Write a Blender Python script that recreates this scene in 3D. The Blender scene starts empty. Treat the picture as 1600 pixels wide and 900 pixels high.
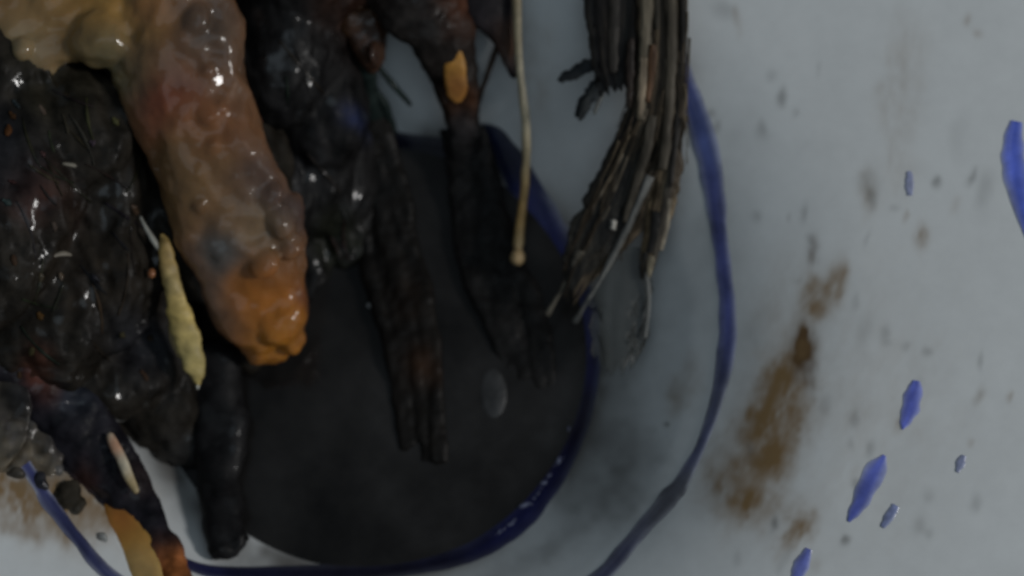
import bpy, bmesh, math, random
import numpy as np
from mathutils import Vector, noise, Matrix

random.seed(7)
rng = np.random.default_rng(7)
S = bpy.context.scene
COL = S.collection
CM = 0.01

# ------------------------------------------------------------------ camera, world, light, exposure
TH = math.radians(16.0)
DIST, FPX, Z0 = 36.0, 87.4 * 36.0, 0.30           # cm, focal length in px of a 1600 px wide frame, height of the broth
FWD = Vector((0, math.sin(TH), -math.cos(TH)))
UPV = Vector((0, math.cos(TH), math.sin(TH)))
RGT = Vector((1, 0, 0))
TGT = Vector((220 / 87.4, 95 / 87.4 / math.cos(TH), Z0))
CAM = TGT - FWD * DIST

cd = bpy.data.cameras.new('camera')
cam = bpy.data.objects.new('camera', cd)
COL.objects.link(cam)
cam.matrix_world = Matrix((
    (RGT.x, UPV.x, -FWD.x, CAM.x * CM), (RGT.y, UPV.y, -FWD.y, CAM.y * CM),
    (RGT.z, UPV.z, -FWD.z, CAM.z * CM), (0, 0, 0, 1)))
cd.sensor_width = 36.0
cd.lens = 36.0 * FPX / 1600
cd.clip_start, cd.clip_end = 0.01, 50
cd.dof.use_dof = True
cd.dof.focus_distance = 0.314
cd.dof.aperture_fstop = cd.lens / 7.0
S.camera = cam

W = bpy.data.worlds.new('World')
S.world = W
W.use_nodes = True
bg = W.node_tree.nodes['Background']
bg.inputs[0].default_value = (0.74, 0.885, 1.0, 1)
bg.inputs[1].default_value = 0.115


def area(name, loc, aim, size, power, color):
    ld = bpy.data.lights.new(name, 'AREA')
    ld.shape = 'RECTANGLE'
    ld.size, ld.size_y = size
    ld.energy = power
    ld.color = color
    o = bpy.data.objects.new(name, ld)
    COL.objects.link(o)
    o.location = loc
    o.rotation_euler = (Vector(aim) - Vector(loc)).to_track_quat('-Z', 'Y').to_euler()
    return o


area('window_light', (0.64, -0.10, 0.45), (0.03, 0, 0), (0.10, 0.14), 2.05, (0.985, 0.97, 0.95))
area('overhead_fill', (0.22, -0.22, 1.15), (0.02, 0.0, 0), (0.9, 0.7), 1.0, (0.70, 0.87, 1.0))  # unseen fill lamp, added to lift the blacks and reflect in the broth

S.view_settings.view_transform = 'Standard'
S.view_settings.look = 'None'
S.view_settings.exposure = 0.0
S.view_settings.gamma = 1.0
S.view_settings.use_curve_mapping = False
S.render.engine = 'CYCLES'
S.cycles.use_denoising = True
S.cycles.max_bounces = 8
S.cycles.filter_width = 2.6


# ------------------------------------------------------------------ from a picture point to a place
def ray(px, py):
    return (FWD + RGT * ((px - 800) / FPX) + UPV * (-(py - 450) / FPX)).normalized()


def at(px, py, z):
    d = ray(px, py)
    return CAM + d * ((z - CAM.z) / d.z)


def cm_px(z):
    return (DIST - (z - Z0)) / FPX                 # cm per px at height z


# bowl profile (cm): radius -> height of the glaze
_PR = np.array([0, 3.3, 3.85, 4.25, 4.9, 5.6, 6.15, 6.7, 7.9, 10.0, 12.5, 14.2])
_PZ = np.array([0, 0.0, 0.22, 0.52, 1.12, 1.72, 2.10, 2.42, 2.86, 3.16, 3.48, 3.68])
_rr = np.linspace(0, 14.2, 1421)
_zz = np.interp(_rr, _PR, _PZ)
_k = np.hanning(41); _k /= _k.sum()
_zz = np.convolve(np.pad(_zz, 20, mode='edge'), _k, 'valid')
_k2 = np.hanning(221); _k2 /= _k2.sum()
_zw = np.convolve(np.concatenate([np.full(110, _zz[0]), _zz, _zz[-1] + (np.arange(1, 111) * .01) * .085]), _k2, 'valid')
_bl = np.clip((_rr - 5.4) / 1.2, 0, 1)
_bl = _bl * _bl * (3 - 2 * _bl)
_zz = _zz * (1 - _bl) + _zw * _bl


def bowl_z(r):
    return float(np.interp(r, _rr, _zz))


def bowl_n(p):
    r = math.hypot(p.x, p.y)
    s = (bowl_z(r + .05) - bowl_z(max(r - .05, 0))) / .1
    if r < 1e-6:
        return Vector((0, 0, 1))
    return Vector((-s * p.x / r, -s * p.y / r, 1)).normalized()


def on_bowl(px, py):
    d = ray(px, py)
    lo, hi = 20.0, 60.0
    for _ in range(40):
        m = (lo + hi) / 2
        p = CAM + d * m
        if p.z > bowl_z(math.hypot(p.x, p.y)):
            lo = m
        else:
            hi = m
    return CAM + d * lo


# ------------------------------------------------------------------ materials
def srgb(r, g, b):
    f = lambda c: (c / 255 / 12.92) if c / 255 <= .04045 else ((c / 255 + .055) / 1.055) ** 2.4
    return (f(r), f(g), f(b))


def mat(name, base=None, attr=None, rough=.4, var=.35, vscale=400, bump=.3, bscale=900, bdist=.0004, coat=0, sss=0,
        stretch=None, spec=.5, fine=0, coat_rough=.08, rough_var=0, wet=0):
    m = bpy.data.materials.new(name)
    m.use_nodes = True
    nt = m.node_tree
    N, L = nt.nodes, nt.links
    b = N['Principled BSDF']
    tc = N.new('ShaderNodeTexCoord')
    src = tc.outputs['Object']
    if stretch:
        mp = N.new('ShaderNodeMapping')
        mp.inputs['Scale'].default_value = stretch
        L.new(src, mp.inputs[0])
        src = mp.outputs[0]
    n1 = N.new('ShaderNodeTexNoise')
    n1.inputs['Scale'].default_value = vscale
    n1.inputs['Detail'].default_value = 5
    n1.inputs['Roughness'].default_value = .62
    L.new(src, n1.inputs['Vector'])
    mr = N.new('ShaderNodeMapRange')
    mr.inputs['From Min'].default_value = .3
    mr.inputs['From Max'].default_value = .7
    mr.inputs['To Min'].default_value = 1 - var
    mr.inputs['To Max'].default_value = 1 + var
    L.new(n1.outputs['Fac'], mr.inputs['Value'])
    mx = N.new('ShaderNodeVectorMath')
    mx.operation = 'SCALE'
    if attr:
        a = N.new('ShaderNodeAttribute')
        a.attribute_name = attr
        L.new(a.outputs['Color'], mx.inputs[0])
    else:
        mx.inputs[0].default_value = base
    L.new(mr.outputs[0], mx.inputs['Scale'])
    L.new(mx.outputs[0], b.inputs['Base Color'])
    b.inputs['Roughness'].default_value = rough
    b.inputs['Specular IOR Level'].default_value = spec
    if rough_var:
        r2 = N.new('ShaderNodeMapRange')
        r2.inputs['From Min'].default_value = .35
        r2.inputs['From Max'].default_value = .65
        r2.inputs['To Min'].default_value = max(.03, rough - rough_var)
        r2.inputs['To Max'].default_value = rough + rough_var
        L.new(n1.outputs['Fac'], r2.inputs['Value'])
        L.new(r2.outputs[0], b.inputs['Roughness'])
    if coat:
        b.inputs['Coat Weight'].default_value = coat
        b.inputs['Coat Roughness'].default_value = coat_rough
    if wet:                                        # scattered wet patches
        n3 = N.new('ShaderNodeTexNoise')
        n3.inputs['Scale'].default_value = 190
        n3.inputs['Detail'].default_value = 2
        L.new(tc.outputs['Object'], n3.inputs['Vector'])
        r3 = N.new('ShaderNodeMapRange')
        r3.inputs['From Min'].default_value = .56
        r3.inputs['From Max'].default_value = .66
        r3.inputs['To Max'].default_value = wet
        L.new(n3.outputs['Fac'], r3.inputs['Value'])
        L.new(r3.outputs[0], b.inputs['Coat Weight'])
        b.inputs['Coat Roughness'].default_value = .12
    if sss:
        b.inputs['Subsurface Weight'].default_value = sss
        b.inputs['Subsurface Radius'].default_value = (.004, .002, .001)
        b.inputs['Subsurface Scale'].default_value = 1
    if bump:
        n2 = N.new('ShaderNodeTexNoise')
        n2.inputs['Scale'].default_value = bscale
        n2.inputs['Detail'].default_value = 3
        L.new(src, n2.inputs['Vector'])
        bp = N.new('ShaderNodeBump')
        bp.inputs['Strength'].default_value = bump
        bp.inputs['Distance'].default_value = bdist
        L.new(n2.outputs['Fac'], bp.inputs['Height'])
        L.new(bp.outputs[0], b.inputs['Normal'])
        if coat:
            L.new(bp.outputs[0], b.inputs['Coat Normal'])
    return m


M = {}
M['char'] = mat('wet_black_char', (.011, .0105, .011), rough=.5, var=.5, vscale=260, bump=.4, bscale=230, bdist=.0010, spec=.12, rough_var=.15, wet=.5)
M['char_brown'] = mat('wet_brown_char', attr='tint', rough=.5, var=.6, vscale=260, bump=.35, bscale=210, bdist=.0012, spec=.10, rough_var=.2, wet=.8)
M['meat'] = mat('glazed_meat', attr='tint', rough=.45, var=.22, vscale=130, bump=.17, bscale=260, bdist=.0009, coat=.55, coat_rough=.05, sss=.3, spec=.2)
M['soaked'] = mat('soaked_black_skin', attr='tint', rough=.45, var=.5, vscale=220, bump=.25, bscale=240, bdist=.0006, spec=.12, stretch=(1, .25, 1))
M['fibre_dark'] = mat('dark_wet_fibre', attr='tint', rough=.45, var=.55, vscale=500, bump=.5, bscale=900, bdist=.0004, stretch=(1, .08, 1), spec=.14)
M['pale'] = mat('pale_husk', attr='tint', rough=.5, var=.22, vscale=700, bump=.35, bscale=1000, bdist=.0003, spec=.4)
M['blue'] = mat('cobalt_underglaze', attr='tint', rough=.22, var=.35, vscale=160, bump=0, spec=.45)
M['goo'] = mat('grey_jelly', attr='tint', rough=.45, var=.35, vscale=260, bump=.25, bscale=240, bdist=.0008, coat=.2)
_b = M['goo'].node_tree.nodes['Principled BSDF']
_b.inputs['Transmission Weight'].default_value = .6
_b.inputs['IOR'].default_value = 1.2
_b.inputs['Roughness'].default_value = .3
M['bubble'] = mat('froth_bubble', (.14, .15, .24), rough=.1, var=.2, bump=0, coat=1, coat_rough=.04)
M['table'] = mat('dark_table_top', (.10, .085, .07), rough=.5, var=.3, vscale=40, bump=.2, bscale=120, stretch=(1, .1, 1))


# ------------------------------------------------------------------ objects
def props(o, label=None, cat=None, group=None, kind=None):
    for k, v in (('label', label), ('category', cat), ('group', group), ('kind', kind)):
        if v:
            o[k] = v
    return o


def thing(name, label, cat, loc=(0, 0, 0), group=None):
    o = bpy.data.objects.new(name, None)
    o.empty_display_size = .01
    o.location = Vector(loc) * CM
    COL.objects.link(o)
    return props(o, label, cat, group)


def tints(me, fn):
    at_ = me.color_attributes.new('tint', 'FLOAT_COLOR', 'POINT')
    buf = np.ones(len(me.vertices) * 4, dtype=np.float32)
    ix = getattr(fn, 'ix', False)
    for i, v in enumerate(me.vertices):
        c = fn(v.co, i) if ix else fn(v.co)
        buf[4 * i:4 * i + 3] = c[:3]
    at_.data.foreach_set('color', buf)


def emit(name, bm, m, parent=None, tint=None, base=None, smooth=True):
    """bm in world cm -> one mesh object in metres whose origin sits at its base"""
    me = bpy.data.meshes.new(name)
    bmesh.ops.recalc_face_normals(bm, faces=bm.faces)
    bm.to_mesh(me)
    bm.free()
    if tint is not None:
        tints(me, tint if callable(tint) else (lambda co, t=tint: t))
    co = np.empty(len(me.vertices) * 3)
    me.vertices.foreach_get('co', co)
    co = co.reshape(-1, 3)
    if parent is not None:
        b = np.array(parent.location) / CM     # every parent sits unrotated, so its location is the part's origin too
    elif base is not None:
        b = np.array(base, dtype=float)
    else:
        b = np.array([co[:, 0].mean(), co[:, 1].mean(), co[:, 2].min()])
    me.vertices.foreach_set('co', ((co - b) * CM).ravel())
    me.update()
    if smooth:
        me.polygons.foreach_set('use_smooth', [True] * len(me.polygons))
    me.materials.append(m)
    o = bpy.data.objects.new(name, me)
    COL.objects.link(o)
    if parent is not None:
        o.parent = parent
    else:
        o.location = Vector(b) * CM
    return o


def catmull(pts, n):
    P = np.array(pts, dtype=float)
    k = len(P)
    out = []
    if k == 2:
        return [P[0] + (P[1] - P[0]) * t for t in np.linspace(0, 1, n)]
    for t in np.linspace(0, k - 1, n):
        i = min(int(t), k - 2)
        f = t - i
        p0, p1, p2, p3 = P[max(i - 1, 0)], P[i], P[i + 1], P[min(i + 2, k - 1)]
        out.append(.5 * (2 * p1 + (p2 - p0) * f + (2 * p0 - 5 * p1 + 4 * p2 - p3) * f * f + (3 * p1 - p0 - 3 * p2 + p3) * f ** 3))
    return out


def sweep(bm, pts, n=28, m=12, amp=0., freq=2., cap=True, seed=0, sq=2.0, along=1.):
    """pts: (px, py, z cm, width px, thickness cm) along a spine; closed tube with rounded ends"""
    R = catmull(pts, n)
    W3 = [at(r[0], r[1], r[2]) for r in R]
    rings = []
    off = Vector((seed * 7.3, seed * 3.1, seed * 1.7))
    for i, (r, p) in enumerate(zip(R, W3)):
        t = (W3[min(i + 1, n - 1)] - W3[max(i - 1, 0)]).normalized()
        side = t.cross(Vector((0, 0, 1)))
        if side.length < 1e-4:
            side = Vector((1, 0, 0))
        side.normalize()
        nor = side.cross(t).normalized()
        w = max(r[3], .5) * cm_px(r[2]) / 2
        h = max(r[4], .01) / 2
        ring = []
        for j in range(m):
            a = 2 * math.pi * j / m
            ca, sa = math.cos(a), math.sin(a)
            ca = math.copysign(abs(ca) ** (2 / sq), ca)
            sa = math.copysign(abs(sa) ** (2 / sq), sa)
            q = p + side * (w * ca) + nor * (h * sa)
            if amp:
                u = q * freq + off
                d = noise.noise(u) + .5 * noise.noise(u * 2.3)
                q += (side * ca + nor * sa).normalized() * d * amp
            ring.append(bm.verts.new(q))
        rings.append(ring)
    for a, b in zip(rings, rings[1:]):
        for j in range(m):
            bm.faces.new((a[j], a[(j + 1) % m], b[(j + 1) % m], b[j]))
    if cap:
        for ring, ws in ((rings[0], W3[0]), (rings[-1], W3[-1])):
            c = bm.verts.new(ws)
            for j in range(m):
                bm.faces.new((ring[j], ring[(j + 1) % m], c))
    return W3


def zb(px, py):
    return on_bowl(px, py).z


def B(px, py, w, t, off=.2):
    """a spine point that lies off cm above the glaze"""
    return (px, py, zb(px, py) + off, w, t)


def ends(pts, a=True, b=True):
    """round off the ends of a sweep"""
    pts = [tuple(p) for p in pts]

    def tip(p, q):
        dx, dy = p[0] - q[0], p[1] - q[1]
        l = math.hypot(dx, dy) or 1
        e = p[3] * .28
        return (p[0] + dx / l * e, p[1] + dy / l * e, p[2], p[3] * .25, p[4] * .3)
    if a:
        pts = [tip(pts[0], pts[1])] + pts
    if b:
        pts = pts + [tip(pts[-1], pts[-2])]
    return pts


def ball(bm, px, py, z, rx, ry, rz, rot=0, sub=3):
    if z is None:
        z = zb(px, py) + .1
    elif isinstance(z, str):
        z = zb(px, py) + float(z)
    c = at(px, py, z)
    k = cm_px(z)
    r = bmesh.ops.create_icosphere(bm, subdivisions=sub, radius=1)
    mt = Matrix.Translation(c) @ Matrix.Rotation(math.radians(-rot), 4, 'Z') @ Matrix.Diagonal((rx * k, ry * k, rz, 1))
    bmesh.ops.transform(bm, matrix=mt, verts=r['verts'])


def fuse(bm, voxel, smooth=4, amp=.08, freq=1.5, fine=.02, ffreq=7., seed=0, floor=True, grain=None, gk=.72):
    """union of closed shells -> one lumpy skin (bmesh in cm)"""
    me = bpy.data.meshes.new('tmp')
    bmesh.ops.recalc_face_normals(bm, faces=bm.faces)
    bm.to_mesh(me)
    bm.free()
    o = bpy.data.objects.new('tmp', me)
    COL.objects.link(o)
    md = o.modifiers.new('r', 'REMESH')
    md.mode = 'VOXEL'
    md.voxel_size = voxel
    md.adaptivity = 0
    if smooth:
        ms = o.modifiers.new('s', 'SMOOTH')
        ms.iterations = smooth
        ms.factor = .5
    dg = bpy.context.evaluated_depsgraph_get()
    ev = o.evaluated_get(dg)
    m2 = bpy.data.meshes.new_from_object(ev)
    bpy.data.objects.remove(o)
    bpy.data.meshes.remove(me)
    out = bmesh.new()
    out.from_mesh(m2)
    bpy.data.meshes.remove(m2)
    out.normal_update()
    off = Vector((seed * 5.1, seed * 2.3, seed))
    mv = []
    for v in out.verts:
        u = v.co + off
        if grain:
            gd = Vector(grain)
            u = u - gd * (v.co.dot(gd) * gk)
        d = amp * (noise.noise(u * freq) + .5 * noise.noise(u * freq * 2.1))
        d += fine * (noise.noise(u * ffreq) + .6 * noise.noise(u * ffreq * 2.2))
        mv.append(v.co + v.normal * d)
    for v, p in zip(out.verts, mv):
        if floor:
            zf = bowl_z(math.hypot(p.x, p.y)) + .01
            if p.z < zf:
                p.z = zf
        v.co = p
    return out


def zones(base, lst, nfreq=0, namt=0):
    """base colour plus soft coloured regions: (px, py, z, radius px, colour, weight)"""
    Z = [(at(px, py, z), r * cm_px(z), c, w) for px, py, z, r, c, w in lst]

    def fn(co):
        c = Vector(base)
        d_ = Vector((noise.noise(co * 1.7), noise.noise(co * 1.7 + Vector((9, 4, 2))), 0)) * .35
        for p, r, k, w in Z:
            q = co + d_ * min(1, r)
            d = math.hypot(q.x - p.x, q.y - p.y) / r
            f = w * math.exp(-(d ** 2.6))
            c = c.lerp(Vector(k), f)
        if namt:
            c *= max(.2, 1 + namt * noise.noise(co * nfreq))
        return c
    return fn


# ------------------------------------------------------------------ table and bowl
bm = bmesh.new()
bmesh.ops.create_grid(bm, x_segments=2, y_segments=2, size=60)
bmesh.ops.translate(bm, verts=bm.verts, vec=(0, 0, -1.1))
tb = emit('table_top', bm, M['table'], base=(0, 0, -1.1))
props(tb, kind='structure')

# stains in the glaze of the bowl, some grey ones painted shade on its wall: (px, py, rx, ry, rot, strength, colour 0 brown / 1 grey / 2 umber)
STAINS_SHADE = [
    (1205, 665, 44, 90, 18, .9, 0), (1165, 755, 52, 56, 20, .72, 0), (1228, 605, 36, 60, 18, .75, 0),
    (1254, 548, 19, 38, 8, 1.2, 2), (1264, 572, 12, 36, -6, 1.0, 2), (1242, 680, 22, 45, 15, .5, 0), (1190, 690, 56, 130, 22, .5, 0),
    (1280, 462, 30, 24, 40, .75, 0), (1302, 436, 18, 32, 20, .6, 0), (1270, 395, 9, 24, 8, .75, 2), (1240, 820, 22, 32, 25, .75, 0),
    (1440, 372, 12, 20, 5, .55, 0), (1358, 300, 14, 38, 5, .35, 0), (1362, 285, 18, 18, 5, .3, 1), (1465, 288, 9, 11, 0, .55, 1),
    (1225, 153, 8, 17, 0, .75, 1), (1205, 115, 9, 11, 0, .25, 1), (1045, 664, 5, 5, 0, .8, 1), (1208, 815, 6, 11, 15, .7, 1),
    (1320, 850, 7, 9, 30, .6, 1), (1362, 703, 9, 16, 15, .5, 1), (1380, 522, 9, 14, 5, .35, 1), (1350, 515, 13, 26, 10, .2, 1),
    (1335, 655, 9, 16, 5, .3, 1), (1290, 630, 10, 16, 5, .22, 1), (1435, 820, 12, 16, 25, .28, 1), (1452, 832, 9, 9, 0, .25, 1),
    (1525, 785, 9, 14, 0, .28, 1), (1447, 775, 11, 13, 0, .28, 1), (1540, 300, 14, 34, 5, .20, 1), (1500, 215, 14, 30, 5, .15, 1),
    (1405, 170, 34, 130, 4, .17, 0), (1400, 90, 14, 60, 4, .12, 0), (1130, 15, 20, 14, 20, .25, 1), (1120, 345, 30, 130, 10, .12, 1),
    (1085, 110, 22, 22, 0, .15, 1), (1080, 610, 20, 44, 25, .40, 0), (1020, 705, 44, 34, 30, .35, 1), (930, 745, 90, 80, 30, .62, 1), (1000, 800, 60, 40, 30, .3, 1),  # lower-right greys: broth residue, deepened to paint in the wall's shade
    (1320, 640, 190, 240, 20, .10, 0), (1230, 470, 70, 90, 15, .14, 0), (1120, 740, 36, 120, 22, .22, 1), (1160, 560, 26, 70, 15, .25, 1),
    (1000, 560, 80, 170, 8, .18, 1), (955, 640, 55, 130, 8, .45, 1), (830, 110, 30, 110, 0, .20, 0), (760, 130, 50, 80, 10, .25, 1),
    (850, 860, 130, 24, -28, .35, 1), (160, 790, 60, 60, 35, .75, 0), (40, 775, 110, 62, 10, .85, 0), (110, 770, 80, 60, 0, .5, 0), (110, 690, 90, 80, 0, .4, 1), (30, 830, 60, 14, 5, .3, 0),
    (40, 650, 60, 90, 0, .4, 1), (290, 770, 60, 70, 0, .25, 1), (1300, 230, 50, 150, 0, .06, 1),
]
SR = random.Random(5)
for _ in range(46):
    STAINS_SHADE.append((SR.uniform(1080, 1600), SR.uniform(20, 890), SR.uniform(4, 9), SR.uniform(7, 16), SR.uniform(0, 25), SR.uniform(.12, .34), SR.choice((0, 1, 1))))
for _ in range(12):
    t_ = SR.random()
    STAINS_SHADE.append((1300 - 160 * t_ + SR.uniform(-30, 30), 420 + 400 * t_ + SR.uniform(-20, 20), SR.uniform(5, 12), SR.uniform(9, 24), SR.uniform(10, 25), SR.uniform(.3, .6), 0))
STAINS_SHADE += [(430, 885, 90, 24, 0, .6, 1), (235, 700, 40, 60, 0, .5, 1), (1060, 430, 90, 200, 5, .16, 1), (1150, 330, 40, 160, 8, .10, 1)]  # last two: broad grey shade painted onto the right wall
RN, AN = 430, 1240
rad = np.concatenate([np.linspace(0.02, 3.2, 20), np.linspace(3.25, 14.2, RN - 20)])
ang = np.arange(AN) / AN * 2 * math.pi
RR, AA = np.meshgrid(rad, ang, indexing='ij')
ZZ = np.interp(RR, _rr, _zz)
P3 = np.stack([RR * np.cos(AA), RR * np.sin(AA), ZZ], -1).reshape(-1, 3)
# picture coordinates of every point of the glaze, only used to place the stains and painted shade where they lie on the bowl
dv = P3 - np.array(CAM)
dep = dv @ np.array(FWD)
PX = 800 + (dv @ np.array(RGT)) / dep * FPX
PY = 450 - (dv @ np.array(UPV)) / dep * FPX


def vnoise(x, y, s, seed):
    g = np.random.default_rng(seed).random((64, 64))
    x = x / s; y = y / s
    xi, yi = np.floor(x).astype(int), np.floor(y).astype(int)
    fx, fy = x - xi, y - yi
    fx = fx * fx * (3 - 2 * fx); fy = fy * fy * (3 - 2 * fy)
    a, b = g[xi % 64, yi % 64], g[(xi + 1) % 64, yi % 64]
    c, d = g[xi % 64, (yi + 1) % 64], g[(xi + 1) % 64, (yi + 1) % 64]
    return (a * (1 - fx) + b * fx) * (1 - fy) + (c * (1 - fx) + d * fx) * fy - .5


WX = PX + 30 * vnoise(PX, PY, 55, 1) + 12 * vnoise(PX, PY, 19, 2) + 7 * vnoise(PX, PY, 8, 3)
WY = PY + 34 * vnoise(PX, PY, 60, 4) + 12 * vnoise(PX, PY, 21, 5) + 7 * vnoise(PX, PY, 8, 6)
white = np.array([.70, .72, .72])
cols = np.tile(white, (len(P3), 1))
cols *= (1 + .05 * vnoise(PX, PY, 120, 7) + .03 * vnoise(PX, PY, 45, 8))[:, None]
STC = [np.array([.24, .15, .065]), np.array([.15, .15, .145]), np.array([.075, .038, .014])]
for sx, sy, rx, ry, rot, st, kind in STAINS_SHADE:
    small = min(rx, ry) < 20
    k = .35 if small else 1
    wx, wy = PX + (WX - PX) * k, PY + (WY - PY) * k
    a = math.radians(rot)
    dx, dy = wx - sx, wy - sy
    u = (dx * math.cos(a) + dy * math.sin(a)) / rx
    v = (-dx * math.sin(a) + dy * math.cos(a)) / ry
    f = np.exp(-((u * u + v * v) ** 1.25)) * st
    if kind != 1:
        sv = PX * math.cos(a) + PY * math.sin(a)
        su = -PX * math.sin(a) + PY * math.cos(a)
        f = f * (1 + .9 * vnoise(sv, su * .28, 13, 21) + .6 * vnoise(sv, su * .5, 6, 22))
    f = np.clip(f * (1 + .35 * vnoise(PX, PY, 15, 11) + .7 * vnoise(PX, PY, 36, 12)), 0, 1)
    f[(PX < -300) | (PX > 1900) | (PY < -300) | (PY > 1200)] = 0
    cols = cols * (1 - f)[:, None] + STC[kind] * f[:, None]

edge_ = np.exp(-((RR.reshape(-1) - 4.04) / .27) ** 2) * np.clip(.8 + 1.5 * vnoise(PX, PY, 70, 31) + .6 * vnoise(PX, PY, 22, 32), 0, .85)
cols = cols * (1 - edge_)[:, None] + np.array([.060, .052, .044]) * edge_[:, None]
bowl = thing('serving_bowl', 'white glazed bowl with blue painted rings and brown food stains', 'bowl', (0, 0, -1.1))
# closed cross section: glaze, lip, underside, foot ring
under = [(14.32, 3.63), (14.36, 3.51), (14.25, 3.37), (12.5, 3.12), (10, 2.78), (8, 2.40), (6.6, 1.88), (5.4, 1.1), (4.6, .3), (4.3, -.35),
         (4.25, -1.0), (4.15, -1.1), (3.9, -1.1), (3.8, -1.0), (3.75, -.45), (3.5, -.4), (0.02, -.4)]
verts = [tuple(p) for p in P3]
nglaze = len(verts)
for r, z in under:
    verts += [(r * math.cos(t), r * math.sin(t), z) for t in ang]
tot = RN + len(under)
ii = np.arange(tot - 1)[:, None] * AN
jj = np.arange(AN)[None, :]
j2 = (jj + 1) % AN
faces = np.stack([ii + jj, ii + AN + jj, ii + AN + j2, ii + j2], -1).reshape(-1, 4)
me = bpy.data.meshes.new('bowl_body')
va = (np.array(verts) - np.array([0, 0, -1.1])) * CM
me.vertices.add(len(va)); me.vertices.foreach_set('co', va.ravel())
me.loops.add(faces.size); me.loops.foreach_set('vertex_index', faces.ravel().astype(np.int32))
me.polygons.add(len(faces))
me.polygons.foreach_set('loop_start', np.arange(0, faces.size, 4, dtype=np.int32))
me.update(calc_edges=True); me.validate()
me.polygons.foreach_set('use_smooth', np.ones(len(faces), dtype=bool))
ca = me.color_attributes.new('tint', 'FLOAT_COLOR', 'POINT')
buf = np.ones((len(va), 4), dtype=np.float32)
buf[:, :3] = white
buf[:nglaze, :3] = cols
ca.data.foreach_set('color', buf.ravel())
M['glaze'] = mat('white_glaze', attr='tint', rough=.42, var=.03, vscale=300, bump=.05, bscale=60, bdist=.001, spec=.3)
me.materials.append(M['glaze'])
bo = bpy.data.objects.new('bowl_body', me)
COL.objects.link(bo)
bo.parent = bowl


def paint(name, pts, n, tint, label=None, m=11, jit=0.0, seed=0):
    """a brush stroke lying on the glaze: pts (px, py, width px)"""
    R = catmull(pts, n)
    bm = bmesh.new()
    rows = []
    for i, r in enumerate(R):
        a, b = R[max(i - 1, 0)], R[min(i + 1, n - 1)]
        tx, ty = b[0] - a[0], b[1] - a[1]
        l = math.hypot(tx, ty) or 1
        nx, ny = -ty / l, tx / l
        row = []
        for j in range(m):
            s = (j / (m - 1) - .5) * max(r[2], .3)
            if jit:
                e = abs(j / (m - 1) - .5) * 2
                s *= 1 + e * jit * noise.noise(Vector((i * .35, seed * 3.3 + (5 if j > m / 2 else 0), 0)))
            p = on_bowl(r[0] + nx * s, r[1] + ny * s)
            lift = .020 - .014 * (abs(j / (m - 1) - .5) * 2) ** 4
            row.append(bm.verts.new(p + bowl_n(p) * lift))
        rows.append(row)
    for a, b in zip(rows, rows[1:]):
        for j in range(m - 1):
            bm.faces.new((a[j], a[j + 1], b[j + 1], b[j]))
    for f in bm.faces:
        f.normal_update()
    t0 = tint if callable(tint) else (lambda co, c=tint: Vector(c))

    def fn(co, k):
        i, j = divmod(k, m)
        e = abs(j / (m - 1) - .5) * 2
        c = Vector(t0(co))
        c *= 1 + .35 * noise.noise(Vector((i * .22, j * .35, seed * 5.1)))
        wash = .62 * e ** 3 + .18 * max(0, noise.noise(Vector((i * .12, j * .5, seed * 2.7 + 8))))
        return c.lerp(Vector((.52, .54, .58)), min(.65, wash * (.5 if c.z < .13 else 1) * (.25 if c.z < .1 else 1)))
    fn.ix = True
    o = emit(name, bm, M['blue'], bowl, fn)
    if label:
        o['label'] = label
    return o


BL_BR, BL_MID, BL_DK = (.125, .17, .62), (.085, .10, .30), (.016, .02, .075)
GREYB = (.095, .10, .125)
zf = 1.6
paint('outer_ring', [(1000, -60, 20), (1040, 30, 24), (1070, 130, 34), (1092, 190, 38), (1110, 260, 36), (1120, 330, 31), (1128, 400, 25), (1136, 480, 26),
      (1134, 560, 30), (1118, 630, 22), (1098, 690, 17), (1066, 752, 26), (1040, 785, 30), (1000, 830, 24), (950, 890, 27), (890, 935, 26), (790, 985, 24),
      (650, 1020, 24), (520, 1025, 22), (380, 1000, 22), (260, 955, 22), (170, 898, 24), (120, 840, 20), (80, 790, 24), (58, 755, 20), (20, 690, 20), (-10, 610, 20)],
      150, zones(BL_MID, [(1100, 230, zf, 90, (.085, .115, .30), .95), (1125, 340, zf, 40, (.06, .07, .21), .7), (1120, 640, zf, 80, GREYB, .7), (1040, 800, zf, 120, (.10, .102, .115), .95),
                          (900, 930, zf, 120, (.07, .07, .11), .8), (110, 830, zf, 130, (.025, .028, .085), .95)]), jit=.25, seed=1)
paint('inner_ring', [(275, 872, 14), (330, 893, 20), (430, 897, 26), (560, 895, 30), (680, 878, 32), (740, 860, 32), (800, 822, 40), (850, 765, 38), (892, 690, 38), (914, 610, 38),
      (917, 540, 44), (900, 450, 48), (862, 370, 62), (826, 305, 56), (790, 240, 42), (758, 208, 28), (700, 234, 34), (630, 224, 36), (560, 214, 36), (480, 225, 20), (400, 260, 20)],
      110, zones((.012, .015, .055), [(800, 800, .4, 90, (.022, .026, .11), .9), (908, 540, .4, 70, (.024, .030, .13), .9), (852, 350, .4, 70, (.022, .03, .17), .95), (900, 640, .4, 60, (.018, .019, .032), .8),
          (770, 215, .5, 60, (.010, .014, .035), .9), (650, 215, .5, 90, (.009, .009, .018), .95), (560, 905, .5, 190, (.011, .011, .022), .95), (300, 885, .6, 50, (.02, .022, .075), .9)]), jit=.2, seed=2)
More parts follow.
